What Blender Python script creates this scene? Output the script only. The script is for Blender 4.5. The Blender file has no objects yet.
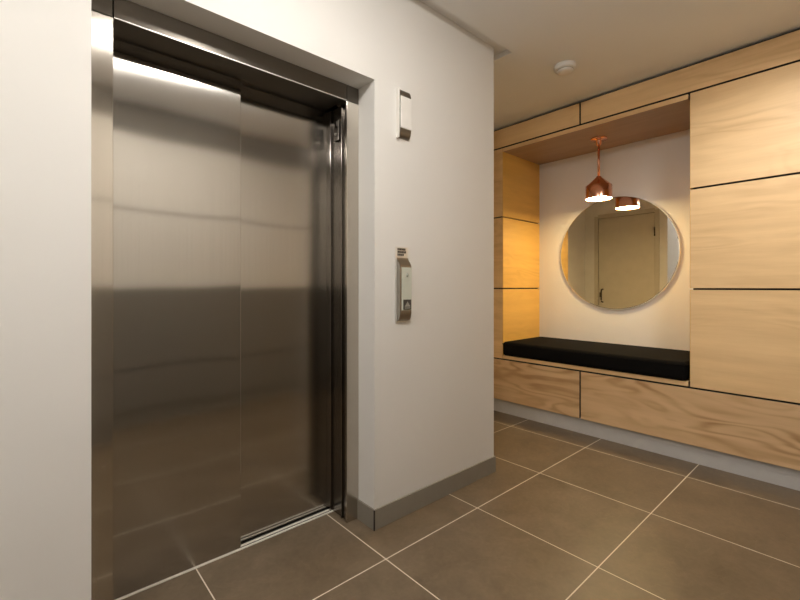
import bpy, bmesh, math, random
from math import sin, cos, pi, radians
random.seed(7)
S = bpy.context.scene
COL = S.collection

# ------------------------------------------------------------------ helpers
def cen(pts):
    return tuple((min(p[i] for p in pts) + max(p[i] for p in pts)) / 2 for i in range(3))

class MB:
    """collects shapes in world coordinates and links them as one mesh object"""
    def __init__(s):
        s.bm = bmesh.new()
    def box(s, x0, x1, y0, y1, z0, z1, bev=0.0, seg=2, mi=0):
        bm = s.bm
        vs = [bm.verts.new((x, y, z)) for x in (x0, x1) for y in (y0, y1) for z in (z0, z1)]
        q = [(0, 1, 3, 2), (4, 6, 7, 5), (0, 4, 5, 1), (2, 3, 7, 6), (0, 2, 6, 4), (1, 5, 7, 3)]
        fs = [bm.faces.new([vs[i] for i in f]) for f in q]
        for f in fs: f.material_index = mi
        if bev:
            es = list({e for f in fs for e in f.edges})
            r = bmesh.ops.bevel(bm, geom=es, offset=bev, segments=seg, profile=.5, affect='EDGES')
            for f in r['faces']: f.material_index = mi
        return s
    def prism(s, poly, axis, a, b, mi=0, smooth=False):
        """extrude a 2D outline along axis (0,1,2) from a to b"""
        def P(u, v, w):
            return {0: (w, u, v), 1: (u, w, v), 2: (u, v, w)}[axis]
        bm = s.bm
        A = [bm.verts.new(P(u, v, a)) for u, v in poly]
        B = [bm.verts.new(P(u, v, b)) for u, v in poly]
        n = len(poly)
        fs = [bm.faces.new(A), bm.faces.new(B[::-1])]
        for i in range(n):
            f = bm.faces.new([A[i], B[i], B[(i + 1) % n], A[(i + 1) % n]])
            f.smooth = smooth
            fs.append(f)
        for f in fs: f.material_index = mi
        return s
    def lathe(s, prof, c, axis=2, n=48, mi=0, smooth=True):
        """revolve (radius, height) pairs about an axis through c"""
        bm = s.bm
        def P(r, h, t):
            a, b = r * cos(t), r * sin(t)
            o = {2: (a, b, h), 0: (h, a, b), 1: (a, h, b)}[axis]
            return (c[0] + o[0], c[1] + o[1], c[2] + o[2])
        rings = []
        for r, h in prof:
            if r < 1e-6: rings.append([bm.verts.new(P(0, h, 0))])
            else: rings.append([bm.verts.new(P(r, h, 2 * pi * k / n)) for k in range(n)])
        for A, B in zip(rings, rings[1:]):
            for k in range(n):
                k2 = (k + 1) % n
                if len(A) == 1 and len(B) == 1: continue
                if len(A) == 1: f = bm.faces.new([A[0], B[k], B[k2]])
                elif len(B) == 1: f = bm.faces.new([A[k], A[k2], B[0]])
                else: f = bm.faces.new([A[k], A[k2], B[k2], B[k]])
                f.smooth = smooth; f.material_index = mi
        return s
    def tube(s, pts, r, n=12, mi=0):
        from mathutils import Vector
        bm = s.bm; pts = [Vector(p) for p in pts]; rings = []
        for i, p in enumerate(pts):
            d = (pts[min(i + 1, len(pts) - 1)] - pts[max(i - 1, 0)]).normalized()
            ref = Vector((0, 0, 1)) if abs(d.z) < .9 else Vector((1, 0, 0))
            a = d.cross(ref).normalized(); b = d.cross(a)
            rings.append([bm.verts.new(p + r * (a * cos(2 * pi * k / n) + b * sin(2 * pi * k / n))) for k in range(n)])
        for A, B in zip(rings, rings[1:]):
            for k in range(n):
                f = bm.faces.new([A[k], A[(k + 1) % n], B[(k + 1) % n], B[k]]); f.smooth = True; f.material_index = mi
        for R in (rings[0], rings[-1]):
            f = bm.faces.new(R); f.material_index = mi
        return s
    def build(s, name, mats, parent=None, uv=False, recalc=True):
        bm = s.bm
        if recalc: bmesh.ops.recalc_face_normals(bm, faces=bm.faces[:])
        if uv:
            L = bm.loops.layers.uv.new('UVMap')
            for f in bm.faces:
                n = f.normal
                for l in f.loops:
                    x, y, z = l.vert.co
                    if abs(n.z) > .7: l[L].uv = (x, y)
                    elif abs(n.y) >= abs(n.x): l[L].uv = (x, z)
                    else: l[L].uv = (y, z)
        c = cen([v.co for v in bm.verts])
        for v in bm.verts:
            v.co.x -= c[0]; v.co.y -= c[1]; v.co.z -= c[2]
        me = bpy.data.meshes.new(name); bm.to_mesh(me); bm.free()
        for m in (mats if isinstance(mats, (list, tuple)) else [mats]): me.materials.append(m)
        o = bpy.data.objects.new(name, me); COL.objects.link(o)
        if parent:
            o.parent = parent
            o.location = tuple(c[i] - parent.location[i] for i in range(3))
        else: o.location = c
        return o

def sub(mb, name, mats, parent, grand, **k):
    """a sub-part: parent is a part whose own parent is the Empty grand"""
    o = mb.build(name, mats, None, **k)
    w = tuple(parent.location[i] + grand.location[i] for i in range(3))
    o.parent = parent
    o.location = tuple(o.location[i] - w[i] for i in range(3))
    return o

def tag(o, label, cat, group=None):
    o['label'] = label; o['category'] = cat
    if group: o['group'] = group
    return o
def thing(name, loc, label, cat, group=None):
    o = bpy.data.objects.new(name, None); COL.objects.link(o); o.location = loc
    o.empty_display_size = .1
    return tag(o, label, cat, group)
def struct(o):
    o['kind'] = 'structure'; return o

# ------------------------------------------------------------------ materials
class NT:
    def __init__(s, name):
        s.m = bpy.data.materials.new(name); s.m.use_nodes = True
        s.t = s.m.node_tree; s.b = s.t.nodes['Principled BSDF']
    def n(s, kind, **k):
        o = s.t.nodes.new(kind)
        for a, v in k.items():
            if a.startswith('i_'):
                key = a[2:].replace('_', ' ')
                o.inputs[key].default_value = v
            else: setattr(o, a, v)
        return o
    def l(s, a, b): s.t.links.new(a, b)
    def set(s, **k):
        for a, v in k.items(): s.b.inputs[a.replace('_', ' ')].default_value = v
    def math(s, op, a, b=None, c=None):
        o = s.t.nodes.new('ShaderNodeMath'); o.operation = op
        for i, v in enumerate((a, b, c)):
            if v is None: continue
            if isinstance(v, (int, float)): o.inputs[i].default_value = v
            else: s.l(v, o.inputs[i])
        return o.outputs[0]
    def ramp(s, fac, stops):
        o = s.t.nodes.new('ShaderNodeValToRGB'); e = o.color_ramp.elements
        while len(e) < len(stops): e.new(.5)
        for el, (p, c) in zip(e, stops): el.position = p; el.color = (*c, 1)
        s.l(fac, o.inputs[0]); return o.outputs[0]
    def mix(s, fac, a, b, mode='MIX'):
        o = s.t.nodes.new('ShaderNodeMix'); o.data_type = 'RGBA'; o.blend_type = mode
        for i, v in ((0, fac), (6, a), (7, b)):
            if isinstance(v, (int, float)): o.inputs[i].default_value = v
            elif isinstance(v, tuple): o.inputs[i].default_value = (*v, 1)
            else: s.l(v, o.inputs[i])
        return o.outputs[2]

def paint(name, c, rough=.55, bump=.0004, spec=.35):
    t = NT(name); t.set(Roughness=rough); t.b.inputs['Specular IOR Level'].default_value = spec
    tc = t.n('ShaderNodeTexCoord')
    nz = t.n('ShaderNodeTexNoise', i_Scale=2.2, i_Detail=4.0); t.l(tc.outputs['Object'], nz.inputs['Vector'])
    t.l(t.ramp(nz.outputs[0], [(.3, tuple(v * .975 for v in c)), (.7, c)]), t.b.inputs['Base Color'])
    n2 = t.n('ShaderNodeTexNoise', i_Scale=240.0, i_Detail=2.0); t.l(tc.outputs['Object'], n2.inputs['Vector'])
    bp = t.n('ShaderNodeBump', i_Strength=.25, i_Distance=bump); t.l(n2.outputs[0], bp.inputs['Height'])
    t.l(bp.outputs[0], t.b.inputs['Normal'])
    return t.m

def plain(name, c, rough=.5, metal=0.0, spec=.5):
    t = NT(name); t.set(Roughness=rough, Metallic=metal); t.b.inputs['Specular IOR Level'].default_value = spec
    tc = t.n('ShaderNodeTexCoord')
    nz = t.n('ShaderNodeTexNoise', i_Scale=14.0, i_Detail=3.0); t.l(tc.outputs['Object'], nz.inputs['Vector'])
    t.l(t.ramp(nz.outputs[0], [(.3, tuple(v * .94 for v in c)), (.7, c)]), t.b.inputs['Base Color'])
    return t.m

def wood(name, along, across, light, dark, figure=.35, rough=.38, seed=0.0):
    """plain-sawn birch face veneer; along / across are the object axes of the grain"""
    t = NT(name); t.set(Roughness=rough); t.b.inputs['Specular IOR Level'].default_value = .4
    tc = t.n('ShaderNodeTexCoord'); oi = t.n('ShaderNodeObjectInfo')
    sx = t.n('ShaderNodeSeparateXYZ'); t.l(tc.outputs['Object'], sx.inputs[0])
    A = sx.outputs[along]; B = sx.outputs[across]
    off = t.math('MULTIPLY_ADD', oi.outputs['Random'], 37.0, seed)
    def vec(sa, sb):
        c = t.n('ShaderNodeCombineXYZ')
        t.l(t.math('MULTIPLY', A, sa), c.inputs[0]); t.l(t.math('MULTIPLY', B, sb), c.inputs[1]); t.l(off, c.inputs[2])
        return c.outputs[0]
    # contour rings of a stretched height field = cathedral grain
    n1 = t.n('ShaderNodeTexNoise', i_Scale=1.0, i_Detail=2.5, i_Roughness=.45, i_Distortion=.6); t.l(vec(1.3, 4.6), n1.inputs['Vector'])
    rings = t.math('MULTIPLY_ADD', t.math('SINE', t.math('MULTIPLY', n1.outputs[0], 58.0)), .5, .5)
    rings = t.math('POWER', rings, 1.8)
    # broad patches decide where the figure shows
    n2 = t.n('ShaderNodeTexNoise', i_Scale=1.0, i_Detail=2.0); t.l(vec(1.7, 3.0), n2.inputs['Vector'])
    mask = t.ramp(n2.outputs[0], [(.42, (.12,) * 3), (.66, (1,) * 3)])
    # fibres
    n3 = t.n('ShaderNodeTexNoise', i_Scale=1.0, i_Detail=4.0, i_Roughness=.65); t.l(vec(7.0, 190.0), n3.inputs['Vector'])
    n4 = t.n('ShaderNodeTexNoise', i_Scale=1.0, i_Detail=3.0); t.l(vec(1.2, 14.0), n4.inputs['Vector'])
    f = t.math('MULTIPLY', t.math('MULTIPLY', rings, mask), figure)
    f = t.math('ADD', f, t.math('MULTIPLY_ADD', n3.outputs[0], .24, -.12))
    f = t.math('ADD', f, t.math('MULTIPLY_ADD', n4.outputs[0], .7, -.22))
    col = t.ramp(f, [(0.0, light), (.9, dark)])
    t.l(col, t.b.inputs['Base Color'])
    bp = t.n('ShaderNodeBump', i_Strength=.12, i_Distance=.0004); t.l(n3.outputs[0], bp.inputs['Height'])
    t.l(bp.outputs[0], t.b.inputs['Normal'])
    return t.m

def steel(name, c, rough=.22, aniso=.75, rot=0.0, wave=0.0, streak=(420.0, 1.2)):
    t = NT(name); t.set(Metallic=1.0, Roughness=rough, Anisotropic=aniso)
    t.b.inputs['Anisotropic Rotation'].default_value = rot
    tg = t.n('ShaderNodeTangent', direction_type='UV_MAP'); t.l(tg.outputs[0], t.b.inputs['Tangent'])
    tc = t.n('ShaderNodeTexCoord'); mp = t.n('ShaderNodeMapping'); t.l(tc.outputs['UV'], mp.inputs[0])
    mp.inputs['Scale'].default_value = (streak[0], streak[1], 1)
    nz = t.n('ShaderNodeTexNoise', i_Scale=1.0, i_Detail=3.0); t.l(mp.outputs[0], nz.inputs['Vector'])
    t.l(t.ramp(nz.outputs[0], [(.25, tuple(v * .93 for v in c)), (.75, c)]), t.b.inputs['Base Color'])
    if wave:
        n2 = t.n('ShaderNodeTexNoise', i_Scale=2.1, i_Detail=0.0); t.l(tc.outputs['Object'], n2.inputs['Vector'])
        bp = t.n('ShaderNodeBump', i_Strength=1.0, i_Distance=wave); t.l(n2.outputs[0], bp.inputs['Height'])
        t.l(bp.outputs[0], t.b.inputs['Normal'])
    return t.m

def glow(name, c, e):
    t = NT(name); t.set(Roughness=.4); t.b.inputs['Base Color'].default_value = (*c, 1)
    t.b.inputs['Emission Color'].default_value = (*c, 1); t.b.inputs['Emission Strength'].default_value = e
    return t.m

def tiles(name, gx, gy, s=.6, w=.0046):
    t = NT(name); t.b.inputs['Specular IOR Level'].default_value = .45
    tc = t.n('ShaderNodeNewGeometry'); sx = t.n('ShaderNodeSeparateXYZ'); t.l(tc.outputs['Position'], sx.inputs[0])
    def cell(v, g):
        u = t.math('DIVIDE', t.math('SUBTRACT', v, g), s)
        fr = t.math('FRACT', t.math('ADD', u, 100.0))
        d = t.math('MULTIPLY', t.math('MINIMUM', fr, t.math('SUBTRACT', 1.0, fr)), s)
        return d, t.math('FLOOR', t.math('ADD', u, 100.0))
    dx, ix = cell(sx.outputs[0], gx); dy, iy = cell(sx.outputs[1], gy)
    d = t.math('MINIMUM', dx, dy)
    grout = t.math('LESS_THAN', d, w / 2)
    wn = t.n('ShaderNodeTexWhiteNoise', noise_dimensions='2D'); c = t.n('ShaderNodeCombineXYZ')
    t.l(ix, c.inputs[0]); t.l(iy, c.inputs[1]); t.l(c.outputs[0], wn.inputs['Vector'])
    va = t.n('ShaderNodeVectorMath', operation='MULTIPLY_ADD'); t.l(wn.outputs['Color'], va.inputs[0])
    va.inputs[1].default_value = (9, 9, 9); t.l(tc.outputs['Position'], va.inputs[2])
    n1 = t.n('ShaderNodeTexNoise', i_Scale=5.0, i_Detail=6.0, i_Roughness=.62, i_Distortion=.5); t.l(va.outputs[0], n1.inputs['Vector'])
    n2 = t.n('ShaderNodeTexNoise', i_Scale=55.0, i_Detail=4.0); t.l(va.outputs[0], n2.inputs['Vector'])
    f = t.math('ADD', t.math('MULTIPLY', n1.outputs[0], .75), t.math('MULTIPLY', n2.outputs[0], .25))
    base = t.ramp(f, [(.32, FLOOR_D), (.68, FLOOR_L)])
    # sparse darker and paler veins in the stone
    n3 = t.n('ShaderNodeTexNoise', i_Scale=3.4, i_Detail=5.0, i_Distortion=1.6); t.l(va.outputs[0], n3.inputs['Vector'])
    v = t.math('ABSOLUTE', t.math('SUBTRACT', n3.outputs[0], .5))
    base = t.mix(t.ramp(v, [(.0, (.10,) * 3), (.012, (0,) * 3)]), base, tuple(x * 1.7 for x in FLOOR_L))
    col = t.mix(grout, base, (.76, .68, .57))
    t.l(col, t.b.inputs['Base Color'])
    t.l(t.math('ADD', t.math('MULTIPLY_ADD', n1.outputs[0], .16, .34), t.math('MULTIPLY', grout, .35)), t.b.inputs['Roughness'])
    bp = t.n('ShaderNodeBump', i_Strength=.5, i_Distance=.0015)
    t.l(t.math('SUBTRACT', t.math('MULTIPLY', n2.outputs[0], .12), grout), bp.inputs['Height']); t.l(bp.outputs[0], t.b.inputs['Normal'])
    return t.m

FLOOR_D = (.122, .088, .053); FLOOR_L = (.198, .148, .096)
M_WALL = paint('white_wall_paint', (.80, .785, .755))
M_CEIL = paint('white_ceiling_paint', (.85, .845, .84), rough=.8)
M_NICHE = paint('niche_back_paint', (.80, .77, .73), rough=.6)
M_FLOOR = tiles('brown_stone_tiles', 1.0997, 1.3253)
WL, WD = (.87, .61, .325), (.50, .28, .11)
M_WOOD = wood('birch_ply_wall', 1, 2, WL, WD, .22)
M_WOODF = wood('birch_ply_figured', 1, 2, (.74, .51, .285), (.38, .20, .08), .62, seed=4.3)
M_WOODX = wood('birch_ply_lining', 0, 2, (.80, .49, .12), (.50, .26, .05), .18, seed=9.1)
M_WOODS = wood('shaded_ply_soffit', 1, 0, (.40, .27, .175), (.25, .155, .09), .15, seed=2.0)  # plywood with the shade of the recess put into its colour
M_WOODE = wood('birch_ply_edge', 1, 2, WL, WD, .1, seed=3.0)
M_TAUPE = paint('taupe_panel_lacquer', (.84, .80, .73), rough=.4)
M_UMBER = paint('umber_dado_and_shade', (.22, .20, .172), rough=.4)
M_BLACK = plain('black_carcass', (.012, .010, .009), .8)
M_KICK = plain('grey_plinth', (.56, .545, .53), .5)
M_SKIRT = plain('grey_tile_skirting', (.27, .245, .205), .4)
M_SKEDGE = plain('dark_tile_joint', (.02, .017, .014), .6)
M_STEEL = steel('brushed_steel_door', (.54, .515, .475), .14, 1.0, 0, .0065)
M_FRAME = steel('brushed_steel_jamb', (.60, .555, .49), .17, 1.0, 0, .0004)
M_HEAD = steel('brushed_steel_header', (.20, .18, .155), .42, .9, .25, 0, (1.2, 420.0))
M_CHAN = steel('dark_steel_channel', (.24, .22, .20), .18, .9)
M_ALU = plain('aluminium_sill', (.86, .82, .73), .5, .1)
M_DSILL = plain('sill_groove', (.035, .03, .025), .6, .3)
M_SATIN = plain('satin_nickel', (.40, .375, .335), .34, 1.0)
M_SATD = plain('graphite_metal', (.25, .235, .21), .36, 1.0)
M_BRONZE = plain('dark_bronze', (.10, .085, .065), .35, 1.0)
M_EDGE = plain('pale_metal_edge', (.82, .80, .75), .35, .6)
M_COPPER = steel('polished_copper', (.90, .47, .33), .22, .0)
M_COPIN = plain('shade_lining', (.82, .72, .60), .5)
M_MIRROR = plain('mirror_glass', (.84, .84, .80), .0, 1.0)
M_MIRROR.node_tree.nodes['Principled BSDF'].inputs['Roughness'].default_value = 0.01
M_RIM = plain('mirror_edge', (.80, .79, .74), .3)
M_FABRIC = plain('black_fabric', (.0035, .003, .0026), .9, 0, .12)
M_DOOR = paint('cream_door_paint', (.66, .62, .53), rough=.5)
M_DFRAME = paint('cream_door_frame', (.60, .56, .48), rough=.5)
M_PLASTIC = plain('white_plastic', (.80, .77, .72), .4)
M_LENS = plain('frosted_lens', (.88, .86, .82), .3)
M_FACE = plain('pale_green_glass', (.62, .645, .56), .18)
M_DARK = plain('dark_marking', (.06, .055, .048), .5)
M_GREYB = plain('grey_marking', (.32, .31, .27), .5)
M_LAMP = glow('pendant_diffuser', (1.0, .73, .34), 62.0)
M_DOWN = glow('opal_lamp_glass', (1.0, .96, .905), 60.0)

# ------------------------------------------------------------------ key dimensions (metres)
YA = 1.522                    # plane of the lift wall
XC = 2.111                    # corner where that wall ends
XP = 3.138                    # face of the timber panelling
YB, XR, YE = -.30, -2.6, 2.45 # wall behind the camera, far end, end of the side passage
CZ, TZ = 2.534, 2.566          # ceiling, top of the shadow slot
LX0, LX1, LZ = .14, 1.195, 2.072
YF = 1.645                    # face of the lift frame
RY0, RY1, RX, RZ0, RZ1 = .776, 2.164, 3.75, .515, 2.312   # seat recess

# ------------------------------------------------------------------ the setting
struct(MB().box(XR - .1, 3.95, YB - .1, YE + .1, -.08, 0).build('floor', M_FLOOR))
mb = MB()
mb.prism([(XR, YB), (3.17, YB), (3.17, YE), (XC + .076, YE), (XC + .076, YA - .075), (XR, YA - .075)], 2, CZ, CZ + .031)
mb.box(XR - .1, 3.95, YB - .1, YE + .1, TZ, TZ + .05)
struct(mb.build('ceiling', M_CEIL))
mb = MB()
mb.prism([(XR, 0), (LX0, 0), (LX0, LZ), (LX1, LZ), (LX1, 0), (XC, 0), (XC, TZ), (XR, TZ)], 1, YA, YA + .08)
mb.prism([(XR, 0), (LX0, 0), (LX0, LZ), (LX1, LZ), (LX1, 0), (XC - .16, 0), (XC - .16, TZ), (XR, TZ)], 1, YA + .08, YA + .24)
struct(mb.build('wall_left', M_WALL))
D0, D1, DZ = 1.628, 2.305, 2.0   # door in the side passage
mb = MB()
mb.box(XC - .16, XC, D1, YE, 0, TZ); mb.box(XC - .16, XC, YA + .08, D1, DZ, TZ)
struct(mb.build('wall_passage', M_WALL))
struct(MB().box(XC - .16, 3.95, YE, YE + .1, 0, TZ).build('wall_end', M_WALL))
struct(MB().box(XR - .1, XR, YB - .1, YA + .24, 0, TZ).build('wall_far', M_WALL))
# dark lift shaft behind the doors
mb = MB(); mb.box(.02, 1.32, 1.98, 2.0, -.05, 2.2); mb.box(.02, .04, 1.764, 1.98, -.05, 2.2); mb.box(1.30, 1.32, 1.764, 1.98, -.05, 2.2)
mb.box(.02, 1.32, 1.764, 2.0, 2.18, 2.2)
struct(mb.build('wall_shaft', M_BLACK))
# dark carcass of the panelled wall with the opening for the seat
XB = 3.168
mb = MB()
mb.box(XB, 3.9, YB - .1, RY0 - .02, 0, TZ); mb.box(XB, 3.9, RY1 + .02, YE, 0, TZ)
mb.box(XB, 3.9, RY0 - .02, RY1 + .02, 0, RZ0 - .034); mb.box(XB, 3.9, RY0 - .02, RY1 + .02, RZ1 + .034, TZ)
mb.box(3.8, 3.9, RY0 - .02, RY1 + .02, RZ0 - .034, RZ1 + .034)
struct(mb.build('wall_right', M_BLACK))
struct(MB().box(RX, RX + .05, RY0 - .018, RY1 + .018, RZ0 - .03, RZ1 + .03).build('wall_niche', M_NICHE))
# panelled wall behind the camera, seen in the lift doors
mb = MB(); mb.box(XR, XB, YB - .1, YB - .03, 0, TZ, mi=1); mb.box(XR, XB, YB - .03, YB - .012, 0, .117, mi=3)
ZS = [.115, .479, 1.104, 1.737, 2.349, 2.52]
xs = [XP, 2.0, .85, -.30, -1.45, XR]
for i in range(5):
    for j in range(5):
        mb.box(xs[i + 1] + .007, xs[i] - .007, YB - .03, YB, ZS[j] + .007, ZS[j + 1] - .007, .0012, 1, mi=3 if j in (0, 1, 4) else 0)  # lower rows a darker dado; top row has shadow put into its colour
struct(mb.build('wall_back', [M_TAUPE, M_BLACK, M_KICK, M_UMBER]))
# skirtings
sk = MB(); T = .009
sk.box(LX1 + .0, XC + T, YA - T, YA, 0, .094, .0012, 1); sk.box(LX1 - T, LX1, YA - T, YF, 0, .094, .0012, 1)
sk.box(XR, LX0, YA - T, YA, 0, .094, .0012, 1)
sk.box(LX1 - T - .001, LX1 - T + .004, YA - T - .001, YA - T + .004, 0, .093, mi=1)
struct(sk.build('baseboard_left', [M_SKIRT, M_SKEDGE]))
struct(MB().box(XC, XC + T, YA, D0 - .028, 0, .094, .0012, 1).build('baseboard_passage', M_SKIRT))
struct(MB().box(3.161, XB, YB, YE, 0, .128).build('baseboard_right', M_KICK))

# ------------------------------------------------------------------ lift entrance
lift = thing('elevator', ((LX0 + LX1) / 2, 1.72, 0), 'brushed stainless steel lift entrance with closed two-leaf sliding doors set into the white wall', 'elevator')
JL, JR, HZ = .209, 1.126, 1.995
mb = MB(); mb.box(LX0 + .001, JL, YF, YF + .04, .003, HZ, .0012, 2); mb.box(LX0 + .001, JL - .004, YF + .04, 1.777, .003, HZ)
mb.build('door_jamb', M_FRAME, lift, uv=True)
mb = MB(); mb.box(JR, LX1 - .001, YF, YF + .012, .003, HZ, .0012, 2)
jr = mb.build('door_jamb', M_FRAME, lift, uv=True)
mb = MB(); mb.box(JR + .012, LX1 - .001, YF + .012, 1.8225, .003, HZ)
ch = mb.build('jamb_channel', M_CHAN, lift, uv=True); ch['label'] = 'dark grooved channel of the jamb'
MB().box(JR, JR + .012, 1.790, 1.8225, .003, HZ, .001, 1).build('jamb_strip', M_CHAN, lift, uv=True)
MB().box(JR + .003, JR + .012, YF + .05, YF + .056, .003, HZ, .001, 1).build('jamb_strip', M_CHAN, lift, uv=True)
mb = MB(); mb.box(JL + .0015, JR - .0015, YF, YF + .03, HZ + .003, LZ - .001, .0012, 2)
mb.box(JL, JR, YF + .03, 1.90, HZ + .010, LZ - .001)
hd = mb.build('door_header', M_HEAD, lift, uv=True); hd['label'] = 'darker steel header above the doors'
# bright lower lip of the header
lp = MB().box(JL + .0015, JR - .0015, YF - .0005, YF + .004, HZ + .0005, HZ + .005, .001, 1).build('header_lip', M_EDGE, lift); lp['label'] = 'bright polished lower lip of the header'
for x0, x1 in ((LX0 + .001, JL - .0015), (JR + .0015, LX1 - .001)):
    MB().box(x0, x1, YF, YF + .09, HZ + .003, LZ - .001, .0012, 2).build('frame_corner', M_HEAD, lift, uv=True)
dl = MB().box(.16, .679, 1.785, 1.818, .006, HZ + .004, .0015, 2).build('door_leaf', M_STEEL, lift, uv=True); dl['label'] = 'nearer steel door leaf'
dr = MB().box(.63, 1.15, 1.823, 1.856, .006, HZ + .004, .0015, 2).build('door_leaf', M_STEEL, lift, uv=True); dr['label'] = 'further steel door leaf, set back behind the other'
# little latch bracket at the head of the right channel
mb = MB(); mb.box(JR + .001, JR + .012, YF + .075, YF + .112, 1.83, 1.93, .002, 1); mb.box(JR - .004, JR + .003, YF + .08, YF + .10, 1.895, 1.925, .002, 1)
br = mb.build('latch_bracket', M_CHAN, lift, uv=True)
sub(MB().lathe([(0, -.006), (.006, -.006), (.007, -.004), (.007, .004), (0, .004)], (JR, YF + .094, 1.862), 0, 16), 'latch_roller', M_SATIN, br, lift)
mb = MB()
mb.box(.16, 1.15, 1.779, 1.98, -.03, .0005, mi=1)
for a, b in ((1.779, 1.789), (1.799, 1.810)): mb.box(.16, JR + .012, a, b, -.01, .0045, .0008, 1)
sl = mb.build('door_sill', [M_ALU, M_DSILL], lift); sl['label'] = 'pale aluminium sill with dark tracks'

# ------------------------------------------------------------------ lift indicator and call panel on the wall
def arc_profile(z0, z1, d, top, bot):
    """side outline (y out of the wall, z): curved in at both ends"""
    pts = [(YA, z1)]
    for k in range(0, 9):
        a = pi / 2 * k / 8
        pts.append((YA - .003 - (d - .003) * sin(a), z1 - top * (1 - cos(a))))
    for k in range(0, 9):
        a = pi / 2 * (1 - k / 8)
        pts.append((YA - .003 - (d - .003) * sin(a), z0 + bot * (1 - cos(a))))
    pts.append((YA, z0))
    return pts
ln = thing('hall_lantern', (1.366, YA, 1.835), 'slim lift direction lantern with white lens, higher of two fittings on the white wall', 'indicator light')
MB().prism(arc_profile(1.838, 2.072, .024, .040, .045), 0, 1.331, 1.403, smooth=False).build('housing', M_SATD, ln)
e = MB().box(1.326, 1.3308, YA - .022, YA, 1.834, 2.076, .001, 1).build('side_edge', M_EDGE, ln); e['label'] = 'pale side edge'
MB().box(1.334, 1.4035, YA - .028, YA - .012, 1.880, 2.034, .003, 2).build('lens', M_LENS, ln)

cp = thing('call_panel', (1.361, YA, .945), 'tall steel lift call panel with pale green face and dark square button', 'call panel')
MB().box(1.318, 1.404, YA - .004, YA, .944, 1.312, .0012, 1).build('back_plate', M_EDGE, cp)
prof = [(YA - .003, 1.262)]
for k in range(0, 7):
    a = k / 6; prof.append((YA - .004 - .024 * (a * a * (3 - 2 * a)), 1.258 - .045 * a))
for k in range(0, 9):
    a = pi / 2 * (1 - k / 8); prof.append((YA - .004 - .024 * sin(a), .952 + .048 * (1 - cos(a))))
prof.append((YA - .003, .952))
MB().prism(prof, 0, 1.328, 1.402).build('housing', M_SATIN, cp)
fc = MB().box(1.338, 1.4015, YA - .0305, YA - .02, 1.004, 1.211, .002, 2).build('face_plate', M_FACE, cp); fc['label'] = 'pale green face'
mb = MB()
mb.lathe([(0, -.0012), (.009, -.0012), (.009, .0006), (0, .0006)], (1.372, YA - .0305, 1.175), 1, 20); mb.box(1.358, 1.386, YA - .0312, YA - .030, 1.160, 1.163)
sub(mb, 'face_emblem', plain('face_emblem_grey', (.50, .52, .46), .4), fc, cp)
bt = MB().box(1.345, 1.396, YA - .0335, YA - .030, 1.008, 1.056, .002, 2).build('call_button', M_DARK, cp); bt['label'] = 'dark square button'
mb = MB()
mb.prism([(1.352, 1.022), (1.389, 1.022), (1.3705, 1.047)], 1, YA - .0345, YA - .033)
mb.box(1.352, 1.389, YA - .0345, YA - .033, 1.013, 1.018)
sub(mb, 'button_symbol', M_GREYB, bt, cp)
tp = MB().box(1.326, 1.390, YA - .0062, YA - .003, 1.264, 1.310, .001, 1).build('notice_plate', M_EDGE, cp)
mb = MB(); rr = random.Random(3)
for row, z in enumerate((1.299, 1.286, 1.273)):
    x = 1.330
    end = 1.386 if row < 2 else 1.374
    while x < end - .004:
        w = rr.uniform(.0045, .008); mb.box(x, min(x + w, end), YA - .0070, YA - .006, z - .0052, z + .0052); x += w + rr.uniform(.001, .0018)
sub(mb, 'raised_lettering', M_DARK, tp, cp)

# ------------------------------------------------------------------ timber panels round the seat
PT = XB - XP
def panel(y0, y1, z0, z1, label, m=M_WOOD):
    mb = MB().box(XP, XB, y0, y1, z0, z1, .0012, 1)
    bmesh.ops.recalc_face_normals(mb.bm, faces=mb.bm.faces[:])
    for f in mb.bm.faces:
        if abs(f.normal.x) < .3: f.material_index = 1      # black painted board edges
    o = mb.build('wood_panel', [m, M_BLACK])
    return tag(o, label, 'wall panel', 'plywood panels of the seat wall')
G = .0055
YR, YL, YM = RY0 - .010, RY1 + .004, 1.474
panel(YB, YM - G, 2.349 + G, 2.516, 'long narrow plywood panel under the ceiling, right of the short vertical joint')
panel(YM + G, YE, 2.349 + G, 2.516, 'narrow plywood panel under the ceiling, left of the short vertical joint by the white corner')
for z0, z1, a in ((1.737, 2.349, 'uppermost of the three large plywood panels right of the seat recess'),
                  (1.104, 1.737, 'middle one of three large plywood panels beside the recess, level with the round mirror'),
                  (.479, 1.104, 'lowest of three large plywood panels right of the recess, level with the black cushion')):
    panel(YB, YR, z0 + G, z1 - G, a)
for z0, z1, a in ((1.737, 2.349, 'shadowed plywood strip left of the recess, topmost, just below the ceiling row'),
                  (1.104, 1.737, 'shadowed plywood strip between white wall corner and recess, middle one'),
                  (.479, 1.104, 'shadowed plywood strip beside the left end of the black cushion')):
    panel(YL, YE, z0 + G, z1 - G, a)
panel(YB, YM - G, .117, .479 - G, 'long plywood panel with swirling grain under the seat, above the grey plinth', M_WOODF)
panel(YM + G, YE, .117, .479 - G, 'shorter figured plywood panel under the left half of the black cushion', M_WOODF)

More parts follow.
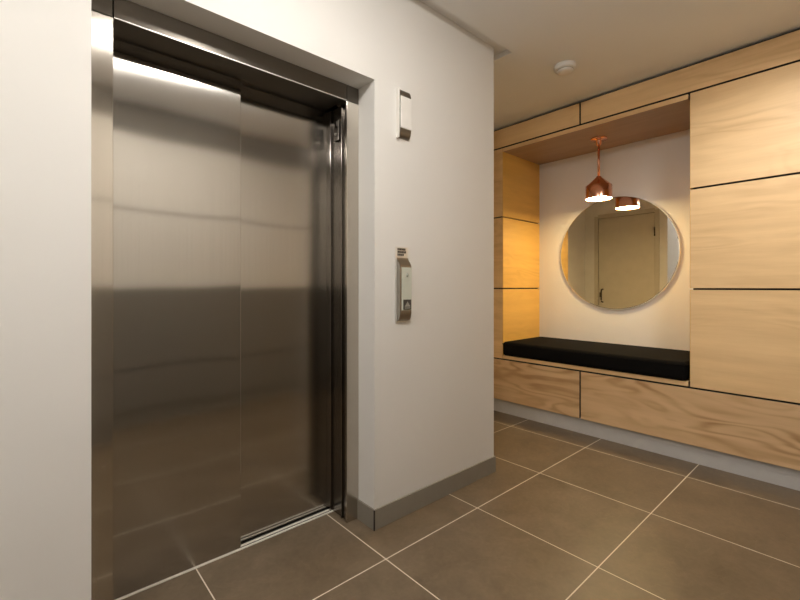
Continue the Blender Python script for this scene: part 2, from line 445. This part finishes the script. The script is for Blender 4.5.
al = thing('seating_alcove', (3.44, (RY0 + RY1) / 2, .485), 'plywood lined seat recess glowing yellow under the copper pendant', 'alcove seat')
sb = MB().box(XP + .001, RX, RY0 + .001, RY1 + .003, .485, RZ0, .001, 1).build('bench_board', M_WOODE, al)
MB().box(XP + .001, XP + .0045, RY0 + .001, RY1 + .003, RZ1, RZ1 + .031).build('edge_strip', M_WOODE, al)['label'] = 'pale front edge of the soffit'
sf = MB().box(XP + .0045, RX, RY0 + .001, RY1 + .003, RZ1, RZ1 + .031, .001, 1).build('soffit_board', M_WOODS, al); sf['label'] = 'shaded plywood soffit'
for z0, z1 in ((RZ0, 1.104), (1.104, 1.737), (1.737, RZ1)):
    a = z0 + (0 if z0 == RZ0 else G); b = z1 - (0 if z1 == RZ1 else G)
    o = MB().box(XP + .001, RX, RY1, RY1 + .018, a, b, .001, 1).build('side_board', M_WOODX, al)
    MB().box(XB + .004, RX, RY0 - .018, RY0, a, b, .001, 1).build('side_board', M_WOODX, al)
# dark packing behind the board joints
MB().box(XP + .02, RX, RY1 + .0181, RY1 + .0196, RZ0, RZ1).build('joint_backing', M_BLACK, al)

cu = thing('bench_cushion', (3.44, (RY0 + RY1) / 2, RZ0), 'long black fabric bench cushion lying on the plywood seat under the round mirror', 'cushion')
mb = MB(); mb.box(XP - .022, RX - .004, RY0 + .006, RY1 - .002, RZ0, RZ0 + .122, .028, 6)
for f in mb.bm.faces: f.smooth = True
cb = mb.build('cushion_body', M_FABRIC, cu)
x0, x1, y0, y1 = XP - .0225, RX - .0035, RY0 + .0055, RY1 - .0015
def loop(z, r=.016):
    pts = []
    for cx, cy, a0 in ((x1 - r, y1 - r, 0), (x0 + r, y1 - r, 90), (x0 + r, y0 + r, 180), (x1 - r, y0 + r, 270)):
        for k in range(5):
            a = radians(a0 + 22.5 * k); pts.append((cx + r * cos(a), cy + r * sin(a), z))
    return pts + pts[:2]
MB().tube(loop(RZ0 + .102), .0022, 8).build('piping', M_FABRIC, cu)

# ------------------------------------------------------------------ mirror
MC = (RX, 1.458, 1.405); MR = .484
mi = thing('round_mirror', MC, 'large round frameless mirror on the cream niche wall behind the seat', 'mirror')
MB().lathe([(0, -.016), (MR - .010, -.016), (MR - .0065, -.0150)], MC, 0, 128, smooth=False).build('mirror_glass', M_MIRROR, mi)
MB().lathe([(MR - .0065, -.0151), (MR - .002, -.0145), (MR, -.012), (MR, -.002), (MR - .03, 0), (0, 0)], MC, 0, 128, smooth=False).build('mirror_rim', M_RIM, mi)

# ------------------------------------------------------------------ pendant lamp
PX, PY = 3.436, 1.461
pl = thing('pendant_lamp', (PX, PY, RZ1), 'small copper pendant lamp with conical top hanging in the seat recess before the mirror', 'lamp')
c = (PX, PY, 0)
MB().lathe([(0, RZ1), (.061, RZ1), (.063, 2.308), (.062, 2.301), (.024, 2.297), (.021, 2.292), (.020, 2.262), (.011, 2.254), (0, 2.254)], c, 2, 40).build('ceiling_canopy', M_COPPER, pl, uv=True)
MB().lathe([(0, 2.256), (.0092, 2.256), (.0092, 2.0), (0, 2.0)], c, 2, 16).build('stem', M_COPPER, pl, uv=True)
mb = MB()
for A in ([(.0, 2.006), (.018, 2.006), (.022, 1.998)], [(.022, 1.998), (.0960, 1.931)], [(.0960, 1.931), (.0975, 1.930), (.0975, 1.826)],
          [(.0975, 1.826), (.0950, 1.826)], [(.0950, 1.826), (.0950, 1.926)], [(.0950, 1.926), (.022, 1.992), (0, 1.992)]):
    mb.lathe(A, c, 2, 64)
MB_shade = mb.build('lamp_shade', M_COPPER, pl, uv=True)
df = MB().lathe([(0, 1.829), (.0925, 1.829), (.0935, 1.833), (.0925, 1.838), (0, 1.838)], c, 2, 48).build('diffuser', M_LAMP, pl); df['label'] = 'glowing warm white disc'

# ------------------------------------------------------------------ smoke detector
sd = thing('smoke_detector', (2.575, 1.305, CZ), 'round white smoke detector on the ceiling before the panelled wall', 'smoke detector')
c = (2.575, 1.305, CZ)
MB().lathe([(0, 0), (.066, 0), (.067, -.004), (.065, -.026), (.060, -.030), (0, -.030)], c, 2, 40).build('detector_base', M_PLASTIC, sd)
MB().lathe([(0, -.030), (.050, -.030), (.050, -.036), (.046, -.043), (.030, -.048), (0, -.049)], c, 2, 40).build('detector_cover', M_PLASTIC, sd)
MB().lathe([(.0505, -.0295), (.0505, -.0335), (.0498, -.0335)], c, 2, 40).build('vent_gap', M_GREYB, sd)

# ------------------------------------------------------------------ door in the side passage (seen in the mirror)
mb = MB(); FW = .045
XD = XC + .006
mb.box(XC - .13, XD, D0 - FW + .02, D0 + .02, 0, DZ, .002, 1); mb.box(XC - .13, XD, D1 - .02 , D1 - .02 + FW, 0, DZ, .002, 1)
mb.box(XC - .13, XD, D0 + .02, D1 - .02, DZ - .03, DZ + .02, .002, 1)
dp = struct(MB().box(XC - .045, XC - .008, D0 + .024, D1 - .024, .006, DZ - .034, .002, 1).build('door_1', M_DOOR))
o = mb.build('door_frame', M_DFRAME, dp)
def dsub(mb, name, m):
    o = mb.build(name, m); o.parent = dp
    o.location = tuple(o.location[i] - dp.location[i] for i in range(3)); return o
dsub(MB().tube([(XC - .006, D1 - .075, .93), (XC + .03, D1 - .075, .935), (XC + .042, D1 - .075, .96), (XC + .042, D1 - .075, 1.06), (XC + .03, D1 - .075, 1.085), (XC - .006, D1 - .075, 1.09)], .009), 'door_handle', M_BRONZE)
dsub(MB().box(XC - .009, XC - .004, D1 - .055, D1 - .035, .99, 1.05, .001, 1), 'lock_plate', M_BRONZE)
for z in (.25, 1.70):
    dsub(MB().lathe([(0, 0), (.008, 0), (.008, .10), (0, .10)], (XC + .002, D0 + .022, z), 2, 12), 'door_hinge', M_BRONZE)

# ------------------------------------------------------------------ lamps
def drum(x, y, where):
    t = thing('ceiling_lamp', (x, y, CZ), 'round opal ceiling lamp ' + where, 'ceiling light', 'round opal ceiling lamps')
    cc = (x, y, CZ)
    MB().lathe([(0, 0), (.110, 0), (.112, -.004), (.112, -.014), (.106, -.016), (0, -.016)], cc, 2, 48).build('lamp_base', M_PLASTIC, t)
    MB().lathe([(.100, -.016), (.102, -.022), (.100, -.048), (.090, -.055), (0, -.057)], cc, 2, 48).build('lamp_diffuser', M_DOWN, t)
for x, y, s_ in ((.72, .60, 'before the lift'), (-.85, .60, 'beyond the lift to the left')):
    drum(x, y, s_)
# unseen tilted spot, added to brighten the timber wall
from mathutils import Vector
dpos = Vector((2.12, .12, CZ)); aim = Vector((XP, .40, 1.30)) - dpos
dlt = thing('fill_spot', dpos, 'small tilted white spot, added out of view to brighten the plywood panels', 'ceiling light')
MB().lathe([(.040, -.012), (.040, -.003), (.052, -.003), (.054, -.001), (.054, 0), (.040, 0)], dpos, 2, 32).build('trim_ring', M_PLASTIC, dlt)
MB().lathe([(0, -.010), (.036, -.014), (.038, -.002), (0, -.002)], dpos, 2, 32).build('lens', M_LENS, dlt)
L = bpy.data.lights.new('fill_spot_beam', 'SPOT'); L.energy = 26; L.color = (1.0, .95, .88)
L.spot_size = radians(100); L.spot_blend = 1.0; L.shadow_soft_size = .13
lo = bpy.data.objects.new('fill_spot_beam', L); COL.objects.link(lo); lo.parent = dlt
lo.location = (0, 0, -.07); lo.rotation_euler = aim.to_track_quat('-Z', 'Y').to_euler()

# ------------------------------------------------------------------ world, camera, colour
W = bpy.data.worlds.new('World'); S.world = W; W.use_nodes = True
W.node_tree.nodes['Background'].inputs[0].default_value = (.05, .05, .05, 1)
cam = bpy.data.cameras.new('camera'); co = bpy.data.objects.new('camera', cam); COL.objects.link(co)
co.location = (0, 0, 1.1166); co.rotation_euler = (pi / 2, 0, radians(48.391 - 90))
cam.sensor_width = 36; cam.lens = 419.394 / 800 * 36; cam.shift_y = -12.97 / 800; cam.clip_start = .02
S.camera = co
S.view_settings.view_transform = 'Standard'; S.view_settings.look = 'None'
S.view_settings.gamma = 1; S.view_settings.use_curve_mapping = False
S.view_settings.exposure = 1.32
